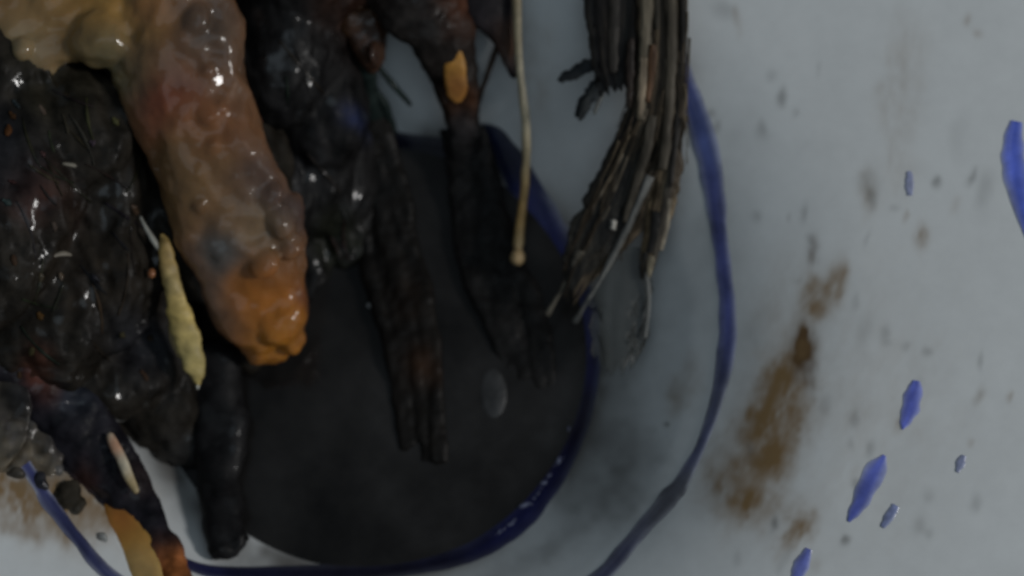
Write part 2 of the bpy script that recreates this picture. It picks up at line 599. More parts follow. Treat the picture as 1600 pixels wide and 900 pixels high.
ST = [((1588, 190, 20), (1582, 225, 34), (1586, 262, 40), (1596, 310, 36), (1608, 360, 22), (1618, 400, 6)),
      ((1431, 595, 12), (1428, 612, 27), (1421, 640, 29), (1413, 662, 14), (1410, 671, 4)),
      ((1382, 712, 8), (1366, 740, 34), (1347, 778, 33), (1333, 803, 18), (1326, 815, 5)),
      ((1400, 790, 12), (1390, 806, 17), (1379, 824, 8)),
      ((1264, 858, 12), (1254, 880, 24), (1244, 905, 20), (1236, 925, 6)),
      ((1506, 712, 8), (1501, 724, 15), (1496, 738, 7)),
      ((1421, 268, 8), (1421, 287, 15), (1422, 306, 9))]
SC = [(.10, .15, .62), (.13, .165, .60), (.12, .155, .54), (.23, .27, .48), (.16, .19, .54), (.30, .33, .50), (.33, .36, .54)]
for i, (s, c) in enumerate(zip(ST, SC)):
    paint('brush_stroke', list(s), 22, c, jit=.35, seed=10 + i)

# ------------------------------------------------------------------ broth
ZB = .235                                            # its level
bm = bmesh.new()
rings = []
for k in range(40):
    r = 3.91 * (k + 1) / 40
    z = ZB + (.02 * max(0, (k - 36) / 3) ** 2)
    ring = []
    for j in range(160):
        t = 2 * math.pi * j / 160
        rr_ = r * (1 + .012 * noise.noise(Vector((math.cos(t) * 2, math.sin(t) * 2, 3))) * (k / 39))
        x, y = rr_ * math.cos(t), rr_ * math.sin(t)
        ring.append(bm.verts.new((x, y, z + .004 * noise.noise(Vector((x * .9, y * .9, 0))))))
    rings.append(ring)
c = bm.verts.new((0, 0, ZB))
for j in range(160):
    bm.faces.new((c, rings[0][j], rings[0][(j + 1) % 160]))
for a, b in zip(rings, rings[1:]):
    for j in range(160):
        bm.faces.new((a[j], b[j], b[(j + 1) % 160], a[(j + 1) % 160]))
M['broth'] = mat('black_broth', (.0165, .0155, .0150), rough=.16, var=.75, vscale=38, bump=.16, bscale=120, bdist=.0006, spec=.28, rough_var=.12)
broth = emit('dark_broth', bm, M['broth'])
props(broth, 'shallow pool of glossy near-black broth filling the bottom of the bowl', 'broth')

# froth along the lower right edge of the broth
bub = [(782, 832, 10), (790, 826, 9), (797, 819, 12), (803, 812, 7), (822, 792, 13), (829, 785, 8), (838, 774, 11), (845, 764, 6), (851, 752, 10), (858, 745, 6), (872, 722, 12), (878, 713, 8), (890, 668, 6), (834, 780, 5), (868, 730, 5), (775, 838, 7)]
first = None
R_B = random.Random(3)
for i, (px, py, d) in enumerate(bub):
    px += R_B.uniform(-3, 3)
    py += R_B.uniform(-3, 3)
    p = at(px, py, max(ZB, zb(px, py)) + .02)
    r = d * cm_px(Z0) / 2 * R_B.uniform(.35, 1.0)
    if first is None:
        bm = bmesh.new()
        bmesh.ops.create_uvsphere(bm, u_segments=14, v_segments=9, radius=1)
        o = first = emit('froth_bubble', bm, M['bubble'], base=(0, 0, 0))
    else:
        o = first.copy(); COL.objects.link(o)
    o.location = p * CM
    o.scale = (r * R_B.uniform(.5, .9), r * R_B.uniform(1.1, 2.0), r * .6)
    o.rotation_euler = (0, 0, -math.radians(45 + R_B.uniform(-35, 35)))
    lab = 'tiny glinting froth bubble in the row along the lower right edge of the dark broth'
    if i == 0:
        lab = 'froth bubble second from the lower left end of the row along the broth'
    elif i == 15:
        lab = 'lowest froth bubble, at the lower left end of the row along the broth'
    elif i == 99:
        lab = 'largest froth bubble, near the middle of the row along the broth'
    elif i == 12:
        lab = 'lone topmost froth bubble at the right edge of the dark broth'
    props(o, lab, 'bubble', 'froth bubbles along the edge of the broth')

# ------------------------------------------------------------------ black masses
bm = bmesh.new()
for a in [(-60, 300, '.6', 190, 230, .9), (70, 220, '.5', 150, 130, 1.1), (160, 300, '.5', 110, 150, 1.2), (90, 430, '.5', 170, 150, 1.0), (210, 420, '.6', 90, 130, .9),
          (210, 540, '.4', 100, 100, .8), (60, 520, '.4', 120, 90, .8), (150, 600, '.3', 110, 60, .6), (250, 610, '.3', 80, 90, .6), (285, 680, '.2', 52, 56, .35), (270, 330, '1.0', 80, 130, 1.0),
          (-40, 100, '.4', 160, 130, .9), (330, 250, '1.0', 120, 230, 1.0), (240, 60, '.3', 200, 200, .6), (380, 460, '.5', 70, 120, .6)]:
    ball(bm, *a)
g = fuse(bm, .065, 5, .20, 1.3, .055, 5.5, seed=1, grain=(.36, -.93, 0))
lc = emit('charred_lump', g, M['char_brown'], tint=zones((.0185, .0155, .0120), [
    (95, 365, 1.8, 45, (.055, .022, .016), .8), (66, 575, 2.2, 28, (.07, .026, .016), .8), (120, 200, 2, 70, (.022, .019, .012), .7), (170, 470, 1.5, 60, (.020, .014, .009), .7),
    (290, 760, .5, 60, (.05, .05, .052), .5), (30, 300, 2, 80, (.014, .015, .019), .8), (240, 560, 1, 50, (.02, .021, .026), .8)], 3, .5))
props(lc, 'knobbly black charred lump under the glistening brown meat, left of the pool', 'food lump')

bm = bmesh.new()
for a in [(470, -60, '.3', 130, 130, 1.0), (440, 60, '.4', 100, 160, 1.1), (500, 140, '.4', 80, 150, .9), (560, -60, '.3', 110, 90, .9), (500, 260, '.5', 75, 120, .9), (548, 250, '.4', 50, 130, .6),
          (540, 340, '.3', 62, 80, .45), (440, 250, '.6', 80, 160, .9), (450, 380, '.3', 70, 110, .5)]:
    ball(bm, *a)
g = fuse(bm, .06, 6, .13, 1.5, .035, 6.0, seed=2, grain=(.15, -.99, 0), gk=.85)
tc_ = emit('blackened_skin', g, M['char_brown'], tint=zones((.0110, .0105, .0105), [
    (560, 20, 2.4, 60, (.035, .016, .010), .8), (420, 300, 1, 60, (.012, .012, .016), .6), (530, 380, .6, 40, (.02, .022, .012), .7), (560, 215, .8, 20, (.02, .03, .09), .5)], 3, .4))
props(tc_, 'smooth blackened skin hanging down right of the brown meat', 'food scrap')

from mathutils.bvhtree import BVHTree


def drape(o, n, box, ln, slope, seed, tones, name='fibre', wk=1.):
    R = random.Random(seed)
    me = o.data
    L0 = Vector(o.location) / CM
    bv = BVHTree.FromPolygons([v.co / CM + L0 for v in me.vertices], [tuple(p.vertices) for p in me.polygons])
    k = 0
    for _ in range(n * 3):
        x, y = R.uniform(box[0], box[2]), R.uniform(box[1], box[3])
        a = math.radians(slope + R.gauss(0, 22))
        l = R.uniform(*ln)
        bend = R.uniform(-.25, .25)
        pts = []
        for q in range(6):
            t = q / 5 - .5
            px, py = x + math.cos(a) * l * t - math.sin(a) * l * bend * (t * t), y + math.sin(a) * l * t + math.cos(a) * l * bend * (t * t)
            h = bv.ray_cast(CAM, ray(px, py))
            if h[0] is None:
                break
            pts.append((px, py, h[0].z + .01, R.uniform(3, 7) * wk * (1 - abs(t)), .03 * wk))
        if len(pts) < 6 or max(abs(pts[i + 1][2] - pts[i][2]) for i in range(5)) > .35:
            continue
        bm = bmesh.new()
        sweep(bm, pts, 16, 6, .008, 5, seed=k)
        c = R.choice(tones)
        f = emit(name, bm, M['char_brown'], o, tuple(v * R.uniform(.7, 1.2) for v in c))
        k += 1
        if k >= n:
            break


drape(lc, 30, (0, 140, 250, 600), (30, 100), 64, 5, [(.02, .018, .015), (.026, .021, .016), (.02, .016, .012), (.04, .032, .022)])
drape(lc, 22, (0, 140, 250, 620), (9, 20), 64, 9, [(.05, .036, .022), (.07, .032, .013), (.04, .022, .016), (.04, .04, .042), (.08, .066, .04)], 'fleck', 2.2)
drape(tc_, 9, (410, 20, 570, 400), (40, 120), 84, 6, [(.018, .016, .015), (.026, .020, .016), (.022, .022, .024)])

# hanging dark tail that dips in at the lower left
bm = bmesh.new()
sweep(bm, ends([(325, 560, .75, 100, .5), (342, 640, .65, 80, .45), (345, 720, .6, 68, .4), (347, 790, .75, 60, .35), (355, 845, .95, 62, .35), (360, 858, 1.0, 48, .3)]), 40, 16, .12, 2.4, seed=3)
o = emit('dark_strip', bm, M['char'])
props(o, 'plain black strip hanging down to the bottom edge of the broth, below the meat tip', 'food strip')

def stringy(C, n, seed, wr, ends_):
    """several soft strands side by side, sinking into the broth at different points"""
    R = random.Random(seed)
    K = catmull(C, 100)
    bm = bmesh.new()
    for i in range(n):
        u = -1 + 2 * (i + R.uniform(.2, .8)) / n
        t1 = R.uniform(*ends_)
        ph = R.uniform(0, 6)
        pts = []
        for q in range(9):
            t = t1 * q / 8
            c = K[int(t * 99)]
            sink = .11 * max(0, (q - 5) / 3) ** 2
            pts.append((c[0] + c[3] * (u * .8 + .16 * math.sin(ph + 5 * t)), c[1], c[2] - sink + R.uniform(-.02, .02), R.uniform(*wr) * (1 - .5 * q / 8), .2 - .08 * q / 8))
        sweep(bm, pts, 60, 12, .03, 2.5, seed=seed + i)
    return fuse(bm, .035, 3, .03, 2.6, .012, 7, seed=seed)


g = stringy([(552, 165, 1.05, 30), (585, 270, .66, 42), (606, 360, .45, 46), (630, 450, .38, 50), (648, 540, .36, 48), (656, 620, .345, 46), (660, 730, .335, 40)], 8, 31, (30, 46), (.93, 1.0))
o = emit('soaked_strip', g, M['soaked'], tint=zones((.0088, .0074, .0062), [(660, 570, .4, 34, (.024, .011, .005), .8), (640, 470, .4, 34, (.017, .010, .006), .6)], 3, .5))
props(o, 'long soaked brown-black strip running down through the middle of the broth', 'food strip')
g = stringy([(726, 200, .85, 26), (748, 300, .46, 38), (768, 390, .37, 48), (790, 460, .34, 52), (812, 540, .32, 48), (830, 620, .30, 34)], 7, 47, (34, 54), (.82, 1.0))
o = emit('soaked_strip', g, M['soaked'], tint=zones((.0115, .0105, .0098), [(815, 330, .4, 26, (.022, .011, .008), .7)], 3, .5))
props(o, 'broad soaked black strip in the broth under the knobbed straw', 'food strip')

# ------------------------------------------------------------------ glistening meat
bm = bmesh.new()
sweep(bm, ends([(250, -120, 3.6, 300, 1.2), (265, 0, 3.6, 215, 1.2), (275, 70, 3.5, 225, 1.2), (297, 150, 3.3, 200, 1.2), (325, 230, 3.0, 186, 1.2), (350, 310, 2.6, 190, 1.15), (380, 385, 2.2, 190, 1.05), (402, 450, 1.8, 168, .95), (418, 510, 1.4, 126, .8), (430, 545, 1.15, 84, .6)], a=False), 70, 26, .10, 1.2, seed=4, sq=2.3)
sweep(bm, ends([(-140, -30, 3.7, 200, .9), (-20, 5, 3.7, 190, .9), (70, 20, 3.65, 190, .9), (150, 20, 3.6, 160, .9), (240, 10, 3.6, 160, .9)]), 40, 20, .08, 1.4, seed=5)
sweep(bm, ends([(30, 20, 3.65, 120, .8), (58, 70, 3.6, 112, .7), (75, 102, 3.55, 76, .55)]), 20, 16, .04, 1.4, seed=6)
ball(bm, 440, 485, 1.65, 42, 62, .42, 15)
ball(bm, 458, 530, 1.35, 22, 26, .3)
ball(bm, 404, 552, 1.2, 20, 18, .25)
ball(bm, 446, 345, 2.4, 24, 50, .35, 20)
ball(bm, 160, 60, 3.75, 60, 50, .45)
for bx, by, br, bz in [(306, 30, 20, 4.12), (266, 122, 13, 3.84), (272, 150, 15, 3.78), (324, 110, 12, 3.84), (322, 178, 16, 3.7), (345, 168, 11, 3.64), (332, 228, 12, 3.5), (376, 232, 14, 3.32), (398, 255, 13, 3.15),
                       (420, 302, 13, 2.95), (436, 338, 13, 2.78), (446, 354, 12, 2.7), (455, 385, 13, 2.5), (412, 410, 15, 2.55), (225, 60, 13, 4.0), (35, 75, 12, 3.98), (312, 320, 12, 3.1), (230, 130, 12, 3.65)]:
    ball(bm, bx, by, bz - .03, br * (1.6 if bx > 400 else 1.25), br * (1.8 if bx > 400 else 1.45), .15, 20, 3)
g = fuse(bm, .045, 3, .085, 1.7, .016, 4.2, seed=3, floor=True)
meat = emit('meat_slab', g, M['meat'], tint=zones((.180, .090, .045), [
    (60, 40, 3.7, 120, (.28, .165, .062), .9), (180, 20, 3.7, 80, (.34, .185, .045), .9), (170, 110, 3.6, 60, (.15, .13, .065), .8), (40, 105, 3.6, 60, (.29, .22, .12), .8),
    (250, 20, 3.7, 45, (.30, .14, .05), .8), (340, 60, 3.6, 60, (.085, .062, .046), .8), (270, 185, 3.3, 54, (.20, .050, .022), .9), (330, 215, 3.2, 56, (.25, .095, .035), .85),
    (300, 300, 2.9, 80, (.20, .115, .045), .8), (410, 290, 2.7, 46, (.085, .052, .040), .8), (455, 340, 2.4, 40, (.05, .036, .036), .9), (405, 370, 2.4, 45, (.22, .15, .085), .8), (352, 408, 2.3, 34, (.075, .085, .085), 1.0),
    (330, 480, 1.9, 50, (.12, .082, .062), .7), (425, 480, 1.9, 66, (.36, .122, .014), .97), (440, 545, 1.5, 52, (.40, .155, .02), .97), (478, 470, 1.6, 20, (.15, .05, .025), .7)], 3, .14))
props(meat, 'large glistening brown meat slab with an orange tip, lying across the charred lump', 'meat')

# ------------------------------------------------------------------ stalk, twig and scraps at the top
bm = bmesh.new()
sweep(bm, ends([(640, -90, 3.1, 200, .9), (656, -10, 2.8, 172, .8), (688, 50, 2.4, 116, .6), (708, 110, 1.9, 84, .5), (718, 160, 1.5, 64, .42), (726, 205, 1.05, 56, .42), (732, 245, .55, 64, .45), (736, 275, .1, 74, .4)]), 60, 18, .07, 2.0, seed=7)
g = fuse(bm, .045, 3, .05, 2.0, .02, 6, seed=5)
t = emit('broken_stalk', g, M['char_brown'], tint=zones((.018, .014, .012), [(715, 20, 2.3, 40, (.075, .026, .012), .8), (722, 170, 1.4, 26, (.09, .035, .014), .8), (650, 60, 2, 60, (.018, .016, .015), .7), (728, 250, .7, 50, (.010, .010, .010), .95), (728, 205, 1.2, 26, (.035, .032, .033), .8)], 4, .4))
props(t, 'dark brown stalk leaning into the broth with an orange patch on it', 'stalk')
bm = bmesh.new()
sweep(bm, [(708, 76, 2.40, 18, .05), (709, 90, 2.31, 33, .08), (711, 118, 2.12, 36, .1), (714, 146, 1.90, 31, .08), (717, 160, 1.8, 10, .04)], 34, 14, .025, 6, seed=8)
o = emit('peeled_patch', bm, M['pale'], tint=zones((.42, .20, .035), [(716, 140, 1.9, 22, (.22, .08, .018), .8)]))
o.parent = t
o.matrix_parent_inverse = Matrix.Translation(-t.location)
o['label'] = 'bright orange peeled patch'

bm = bmesh.new()
ball(bm, 583, 84, 2.28, 9, 20, .16)
ball(bm, 561, 6, 2.72, 12, 14, .14)
sweep(bm, ends([(556, -40, 2.5, 110, .7), (566, 20, 2.35, 98, .6), (576, 70, 2.1, 58, .5), (582, 104, 1.9, 34, .35)]), 40, 18, .06, 2.2, seed=9)
g = fuse(bm, .04, 3, .04, 2.4, .02, 7, seed=6)
o = emit('brown_scrap', g, M['meat'], tint=zones((.062, .028, .012), [(575, 80, 2.2, 34, (.03, .016, .013), .7)], 4, .4))
props(o, 'short wet brown scrap with a bright glint beside the top gap', 'food scrap')

bm = bmesh.new()
sweep(bm, ends([(572, 92, 1.9, 34, .25), (574, 130, 1.5, 30, .25), (584, 170, 1.1, 40, .25), (600, 210, .6, 46, .25)]), 34, 12, .03, 3, seed=10)
sweep(bm, ends([(592, 105, 1.75, 8, .06), (612, 130, 1.55, 11, .07), (640, 162, 1.3, 7, .05)]), 20, 8, .008, 6, seed=11)
sweep(bm, ends([(585, 140, 1.4, 10, .08), (602, 165, 1.2, 14, .08), (610, 200, .8, 10, .08)]), 20, 8, .008, 6, seed=12)
sweep(bm, ends([(552, 140, 1.4, 10, .08), (535, 146, 1.3, 8, .08)]), 12, 8, .008, 6, seed=12)
o = emit('forked_stem', bm, M['char_brown'], tint=(.013, .020, .018))
props(o, 'thin blackish forked stem with a prong over the white gap', 'stem')

bm = bmesh.new()
sweep(bm, ends([(778, 70, 2.0, 10, .08), (762, 115, 1.75, 9, .07), (745, 165, 1.4, 9, .07), (735, 215, 1.0, 12, .08)]), 30, 8, .012, 5, seed=13)
o = emit('thin_twig', bm, M['char_brown'], tint=(.055, .036, .026))
props(o, 'thin brown twig slanting down beside the dark stalk', 'twig')

bm = bmesh.new()
sweep(bm, ends([(752, -60, 2.7, 120, .3), (762, 0, 2.5, 92, .3), (780, 45, 2.3, 52, .25), (793, 85, 2.1, 26, .2), (802, 115, 1.9, 10, .1)]), 40, 14, .05, 2.5, seed=14)
o = emit('torn_flap', bm, M['char_brown'], tint=zones((.020, .017, .019), [(800, 70, 2.1, 30, (.07, .035, .02), .8)], 4, .4))
props(o, 'dark torn flap tapering to a point beside the pale knobbed straw', 'flap')

# pale straw with a knob
bm = bmesh.new()
sweep(bm, ends([(806, -60, 2.9, 15, .13), (808, 20, 2.6, 15, .13), (812, 110, 2.25, 14, .13), (822, 200, 1.75, 15, .14), (820, 290, 1.2, 15, .15), (813, 350, 1.05, 15, .15), (810, 385, .98, 16, .16)]), 60, 10, .012, 3, seed=15)
ball(bm, 809, 402, .97, 12.5, 14, .14)
g = fuse(bm, .022, 2, .008, 4, 0, 6, seed=7)
o = emit('knobbed_straw', g, M['pale'], tint=zones((.32, .25, .13), [(808, 50, 2.6, 90, (.22, .175, .10), .9), (815, 150, 2.1, 90, (.32, .29, .21), .85), (815, 330, 1.05, 60, (.42, .25, .08), .9), (809, 405, 1, 22, (.44, .30, .15), .9)], 3, .25))
props(o, 'pale tan straw with a small round knob, dipping towards the broth', 'straw')

# ------------------------------------------------------------------ frayed leaf hanging in at the upper right
leaf = thing('frayed_leaf', 'frayed grey brown fibrous leaf hanging over the right edge of the broth', 'leaf', tuple(at(960, 380, 1.3)))
DK, MD, LT, PL = (.022, .019, .017), (.062, .050, .036), (.115, .095, .065), (.19, .155, .11)
def ribbon(name, parent, C, tones, n=70, m=20, ragged=.06, edge=.10, arch=.03, relief=.02, streak=8., seed=0, mt='fibre_dark', part_label=None):
    """thin matted sheet of fibres: C = (px, py, z, width px); tones = dark, middle, light colours of its streaks"""
    K = catmull(C, 120)
    bm = bmesh.new()
    idx = []
    S0 = seed * 4.7
    up_, lo_ = [], []
    for i in range(n):
        ru, rl = [], []
        for j in range(m):
            u = -1 + 2 * j / (m - 1)
            s = noise.noise(Vector((u * streak, S0, i / n * 2.2))) + .6 * noise.noise(Vector((u * streak * 2.7, S0 + 9, i / n * 4)))
            tend = 1 - ragged * (.5 + 1.1 * noise.noise(Vector((u * streak * .9, S0 + 3, 1)))) - ragged * .3 * abs(u)
            t = min(.999, max(0, i / (n - 1) * tend))
            f = t * 119
            k = min(int(f), 118)
            a, b = K[k], K[k + 1]
            c = a + (b - a) * (f - k)
            d0, d1 = K[max(k - 3, 0)], K[min(k + 4, 119)]
            tx, ty = d1[0] - d0[0], d1[1] - d0[1]
            l = math.hypot(tx, ty) or 1
            nx, ny = -ty / l, tx / l
            e = 1 + edge * noise.noise(Vector((i / n * 9, S0 + (7 if u > 0 else 0), 2))) + edge * .7 * noise.noise(Vector((i / n * 26, S0 + (7 if u > 0 else 0), 5)))
            w = c[3] / 2 * e
            z = c[2] + arch * (1 - u * u) + relief * s
            p = at(c[0] + nx * u * w, c[1] + ny * u * w, z)
            ru.append(bm.verts.new(p)); idx.append(s)
            rl.append(p - Vector((0, 0, .025 + .02 * (1 - u * u))))
        up_.append(ru); lo_.append(rl)
    lo_ = [[bm.verts.new(p) for p in r_] for r_ in lo_]
    idx = idx + idx
    for A, flip in ((up_, 0), (lo_, 1)):
        for a, b in zip(A, A[1:]):
            for j in range(m - 1):
                bm.faces.new((a[j], a[j + 1], b[j + 1], b[j]))
    for j in range(m - 1):
        bm.faces.new((up_[0][j], up_[0][j + 1], lo_[0][j + 1], lo_[0][j]))
        bm.faces.new((up_[-1][j], up_[-1][j + 1], lo_[-1][j + 1], lo_[-1][j]))
    for i in range(n - 1):
        for j in (0, m - 1):
            bm.faces.new((up_[i][j], up_[i + 1][j], lo_[i + 1][j], lo_[i][j]))
    dk, md, lt = [Vector(q) for q in tones]

    def fn(co, i):
        s = idx[i] + .25 * noise.noise(co * 2)
        return md.lerp(dk, min(1, -s * 2.2)) if s < 0 else md.lerp(lt, min(1, s * 1.9) ** 1.4)
    fn.ix = True
    o = emit(name, bm, M[mt], parent, fn)
    if part_label:
        o['label'] = part_label
    return o


leaf_shade = bpy.data.materials.new('leaf_shade_mat')  # see-through dark material that stands in for the leaf's shade
leaf_shade.use_nodes = True
_f = leaf_shade.node_tree.nodes['Principled BSDF']
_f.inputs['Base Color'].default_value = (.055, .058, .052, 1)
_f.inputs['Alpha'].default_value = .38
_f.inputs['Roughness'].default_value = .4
M['leaf_shade'] = leaf_shade
ribbon('shade_sheet', leaf, [(975, 385, 1.62, 60), (972, 430, 1.42, 84), (966, 490, 1.28, 92), (962, 545, 1.2, 80), (958, 590, 1.16, 50)], ((.05, .05, .05),) * 3, n=50, m=16, ragged=.2, edge=.2, arch=.03, relief=.015, seed=9, mt='leaf_shade', part_label='thin grey translucent sheet standing in for the shade below the frayed tips')  # dark sheet added where the leaf's shadow falls on the bowl wall


def strip(pts, tone, seed, **kw):

    c = Vector(tone)
    ribbon(kw.pop('name', 'fibre'), leaf, [p[:4] for p in pts], (c * .6, c, c * 1.5), n=34, m=7, ragged=.05, edge=.3, arch=.02, relief=.006, streak=3, seed=seed, **kw)


ribbon('blade', leaf, [(966, -60, 3.26, 104), (963, 0, 3.1, 100), (962, 60, 2.95, 88), (966, 110, 2.8, 78), (972, 146, 2.7, 66)], ((.013, .012, .012), (.019, .017, .016), (.038, .032, .026)), ragged=.14, m=26, seed=1, arch=.08, part_label='dark ragged upper blade')
ribbon('blade', leaf, [(1030, -60, 3.30, 88), (1034, 20, 3.12, 80), (1034, 100, 2.92, 80), (1028, 170, 2.66, 92), (1010, 240, 2.29, 108), (984, 305, 2.0, 96), (955, 360, 1.72, 74), (926, 405, 1.5, 48), (905, 442, 1.33, 26), (890, 476, 1.15, 12)],
       ((.044, .034, .024), (.070, .053, .036), (.145, .108, .070)), n=110, m=34, ragged=.10, edge=.14, arch=.08, relief=.014, streak=10, seed=2, part_label='matted grey brown main blade')
ribbon('blade', leaf, [(1002, 176, 2.62, 50), (982, 240, 2.36, 62), (955, 310, 2.04, 78), (930, 362, 1.78, 80), (908, 400, 1.58, 58), (896, 436, 1.4, 30), (886, 470, 1.2, 12)],
       ((.013, .013, .013), (.022, .021, .019), (.055, .048, .038)), n=90, m=24, ragged=.16, edge=.22, arch=.06, relief=.014, streak=9, seed=3, part_label='blackish frayed lower blade')
ribbon('blade', leaf, [(1050, 190, 2.58, 34), (1046, 250, 2.38, 44), (1036, 310, 2.12, 42), (1024, 360, 1.9, 34), (1012, 405, 1.66, 22), (1004, 440, 1.5, 10)],
       ((.040, .031, .022), (.085, .062, .040), (.22, .165, .10)), n=60, m=16, ragged=.25, edge=.25, arch=.05, relief=.015, streak=5, seed=4)
ribbon('prong', leaf, [(972, 82, 2.88, 30), (936, 96, 2.78, 22), (902, 111, 2.65, 19), (872, 127, 2.52, 12)], ((.018, .02, .022), (.026, .030, .033), (.045, .048, .05)), n=40, m=9, ragged=.1, edge=.4, arch=.05, seed=5)
ribbon('prong', leaf, [(960, 106, 2.8, 34), (934, 136, 2.7, 27), (915, 160, 2.6, 22), (901, 188, 2.48, 13)], ((.018, .02, .022), (.026, .030, .032), (.05, .052, .05)), n=40, m=9, ragged=.12, edge=.4, arch=.05, seed=6)
ribbon('prong', leaf, [(950, 122, 2.72, 12), (938, 150, 2.64, 10), (928, 178, 2.58, 5)], ((.05, .05, .05), (.10, .105, .10), (.14, .14, .13)), n=24, m=5, seed=7)
fib = [([(1012, -50, 3.28, 26, .05), (1010, 40, 3.10, 26, .05), (1006, 110, 2.94, 24, .05), (1002, 160, 2.80, 20, .05), (999, 188, 2.72, 12, .04)], (.125, .105, .075)),
       ([(1006, 90, 3.02, 10, .04), (1003, 140, 2.88, 13, .04), (999, 182, 2.76, 8, .03)], (.19, .15, .105)),
       ([(1028, -50, 3.25, 14, .05), (1026, 10, 3.10, 16, .05), (1026, 46, 3.02, 8, .04)], (.035, .030, .022)),
       ([(1048, -50, 3.22, 26, .05), (1050, 40, 3.04, 24, .05), (1048, 130, 2.86, 22, .05), (1042, 210, 2.62, 20, .05), (1034, 270, 2.4, 14, .04)], (.075, .063, .047)),
       ([(1064, -40, 3.16, 12, .05), (1068, 30, 3.02, 12, .05), (1066, 100, 2.88, 14, .05), (1060, 180, 2.68, 12, .05), (1052, 250, 2.45, 9, .04), (1048, 296, 2.3, 5, .03)], (.024, .021, .018)),
       ([(1052, 220, 2.54, 14, .05), (1046, 280, 2.3, 16, .05), (1036, 340, 2.02, 13, .05), (1024, 390, 1.75, 12, .04), (1014, 432, 1.5, 6, .03)], (.050, .043, .034)),
       ([(1046, 310, 2.18, 8, .04), (1042, 350, 1.96, 9, .04), (1032, 392, 1.72, 6, .03)], (.24, .205, .155)),
       ([(1026, 330, 2.08, 22, .05), (1022, 365, 1.90, 20, .05), (1014, 396, 1.74, 9, .03)], (.018, .017, .016)),
       ([(1010, 395, 1.72, 18, .05), (1007, 420, 1.58, 14, .04), (1004, 436, 1.5, 6, .03)], (.022, .021, .019)),
       ([(1018, 400, 1.72, 9, .04), (1015, 420, 1.6, 9, .04), (1014, 434, 1.52, 5, .03)], (.18, .155, .11)),
       ([(1016, 275, 2.36, 20, .05), (992, 330, 2.1, 16, .05), (964, 388, 1.78, 10, .04), (938, 436, 1.5, 6, .03), (914, 476, 1.2, 6, .03), (896, 508, 1.0, 9, .05)], (.14, .138, .128)),
       ([(908, 392, 1.66, 12, .05), (890, 428, 1.42, 8, .04), (872, 462, 1.18, 6, .03), (853, 494, .95, 10, .05)], (.13, .115, .09)),
       ([(959, 344, 1.98, 9, .05), (957, 358, 1.92, 9, .05)], (.36, .34, .30)),
       ([(1020, 180, 2.74, 22, .05), (1008, 240, 2.50, 22, .05), (990, 300, 2.22, 18, .05), (975, 350, 1.98, 8, .03)], (.068, .058, .044)),
       ([(962, -40, 3.36, 30, .05), (958, 40, 3.16, 28, .05), (958, 115, 2.92, 14, .04)], (.030, .026, .022)),
       ([(986, 60, 3.06, 16, .05), (984, 110, 2.92, 15, .05), (982, 170, 2.72, 8, .04)], (.028, .020, .016)),
       ([(1020, 70, 3.06, 12, .04), (1018, 110, 2.96, 14, .04), (1012, 160, 2.82, 8, .03)], (.085, .045, .024)),
       ([(1010, 425, 1.55, 7, .03), (1014, 470, 1.40, 6, .03), (1008, 530, 1.3, 4, .02)], (.17, .17, .16)),
       ]
for i, (p, c) in enumerate(fib):
    strip([(q[0], q[1], q[2] + .025 + .16 * min(1, max(0, (190 - q[1]) / 120)), q[3] * (.7 if q[3] > 15 else 1)) for q in p], c, 20 + i)

FR = random.Random(11)
FC = catmull([(1034, -40, 3.34, 46), (1034, 80, 3.04, 42), (1028, 170, 2.74, 48), (1008, 245, 2.36, 56), (978, 315, 2.02, 52), (945, 372, 1.74, 42), (915, 420, 1.5, 28), (896, 460, 1.28, 16)], 120)
for i in range(110):
    k0 = FR.randint(0, 80)
    k1 = min(119, k0 + FR.randint(14, 45))
    u = FR.choice((-1, 1)) * FR.uniform(.05, 1.0)
    spl = FR.uniform(-.15, .5) * (1 if u > 0 else -.8)
    pts = []
    for q in range(6):
        c = FC[int(k0 + (k1 - k0) * q / 5)]
        pts.append((c[0] + (u + spl * (q / 5) ** 2) * c[3] + FR.uniform(-1.5, 1.5), c[1] + (abs(u) * 8 if q == 5 else 0), c[2] + .06 - .04 * (q / 5), FR.uniform(2.2, 4.5) * (1 - .6 * q / 5), .03))
    bm = bmesh.new()
    sweep(bm, pts, 20, 5, .006, 6, seed=i)
    g_ = FR.uniform(.6, 1.3)
    emit('fibre', bm, M['fibre_dark'], leaf, tuple(g_ * x for x in FR.choice(((.03, .024, .017), (.06, .045, .03), (.11, .085, .055), (.18, .15, .11)))))

# ------------------------------------------------------------------ pale splinter and sliver on the left
sp = thing('pale_husk', 'cream spindle-shaped husk lying against the left edge of the meat', 'husk', tuple(at(285, 480, 1.5)))
bm = bmesh.new()
sweep(bm, [(253, 366, 2.6, 5, .05), (257, 382, 2.55, 20, .12), (264, 420, 2.45, 28, .17), (274, 465, 2.3, 33, .2), (285, 505, 2.1, 40, .2), (296, 545, 1.85, 38, .2), (306, 580, 1.65, 28, .16), (311, 600, 1.5, 6, .05)], 70, 16, .05, 4.5, seed=60)
emit('shell', bm, M['pale'], sp, zones((.50, .36, .11), [(262, 400, 2.5, 55, (.36, .23, .075), .85), (300, 560, 1.8, 50, (.50, .40, .16), .8), (276, 440, 2.4, 28, (.46, .36, .16), .6)], 5, .4))
bm = bmesh.new()
sweep(bm, ends([(268, 495, 2.05, 10, .06), (272, 530, 1.9, 14, .08), (282, 556, 1.75, 10, .06)]), 20, 10, .015, 4, seed=61)
emit('flake', bm, M['pale'], sp, (.24, .18, .085))
bm = bmesh.new()
sweep(bm, ends([(309, 588, 1.60, 5, .04), (309, 606, 1.48, 4, .035)]), 10, 8)
emit('tip', bm, M['pale'], sp, (.72, .70, .62))
bm = bmesh.new()
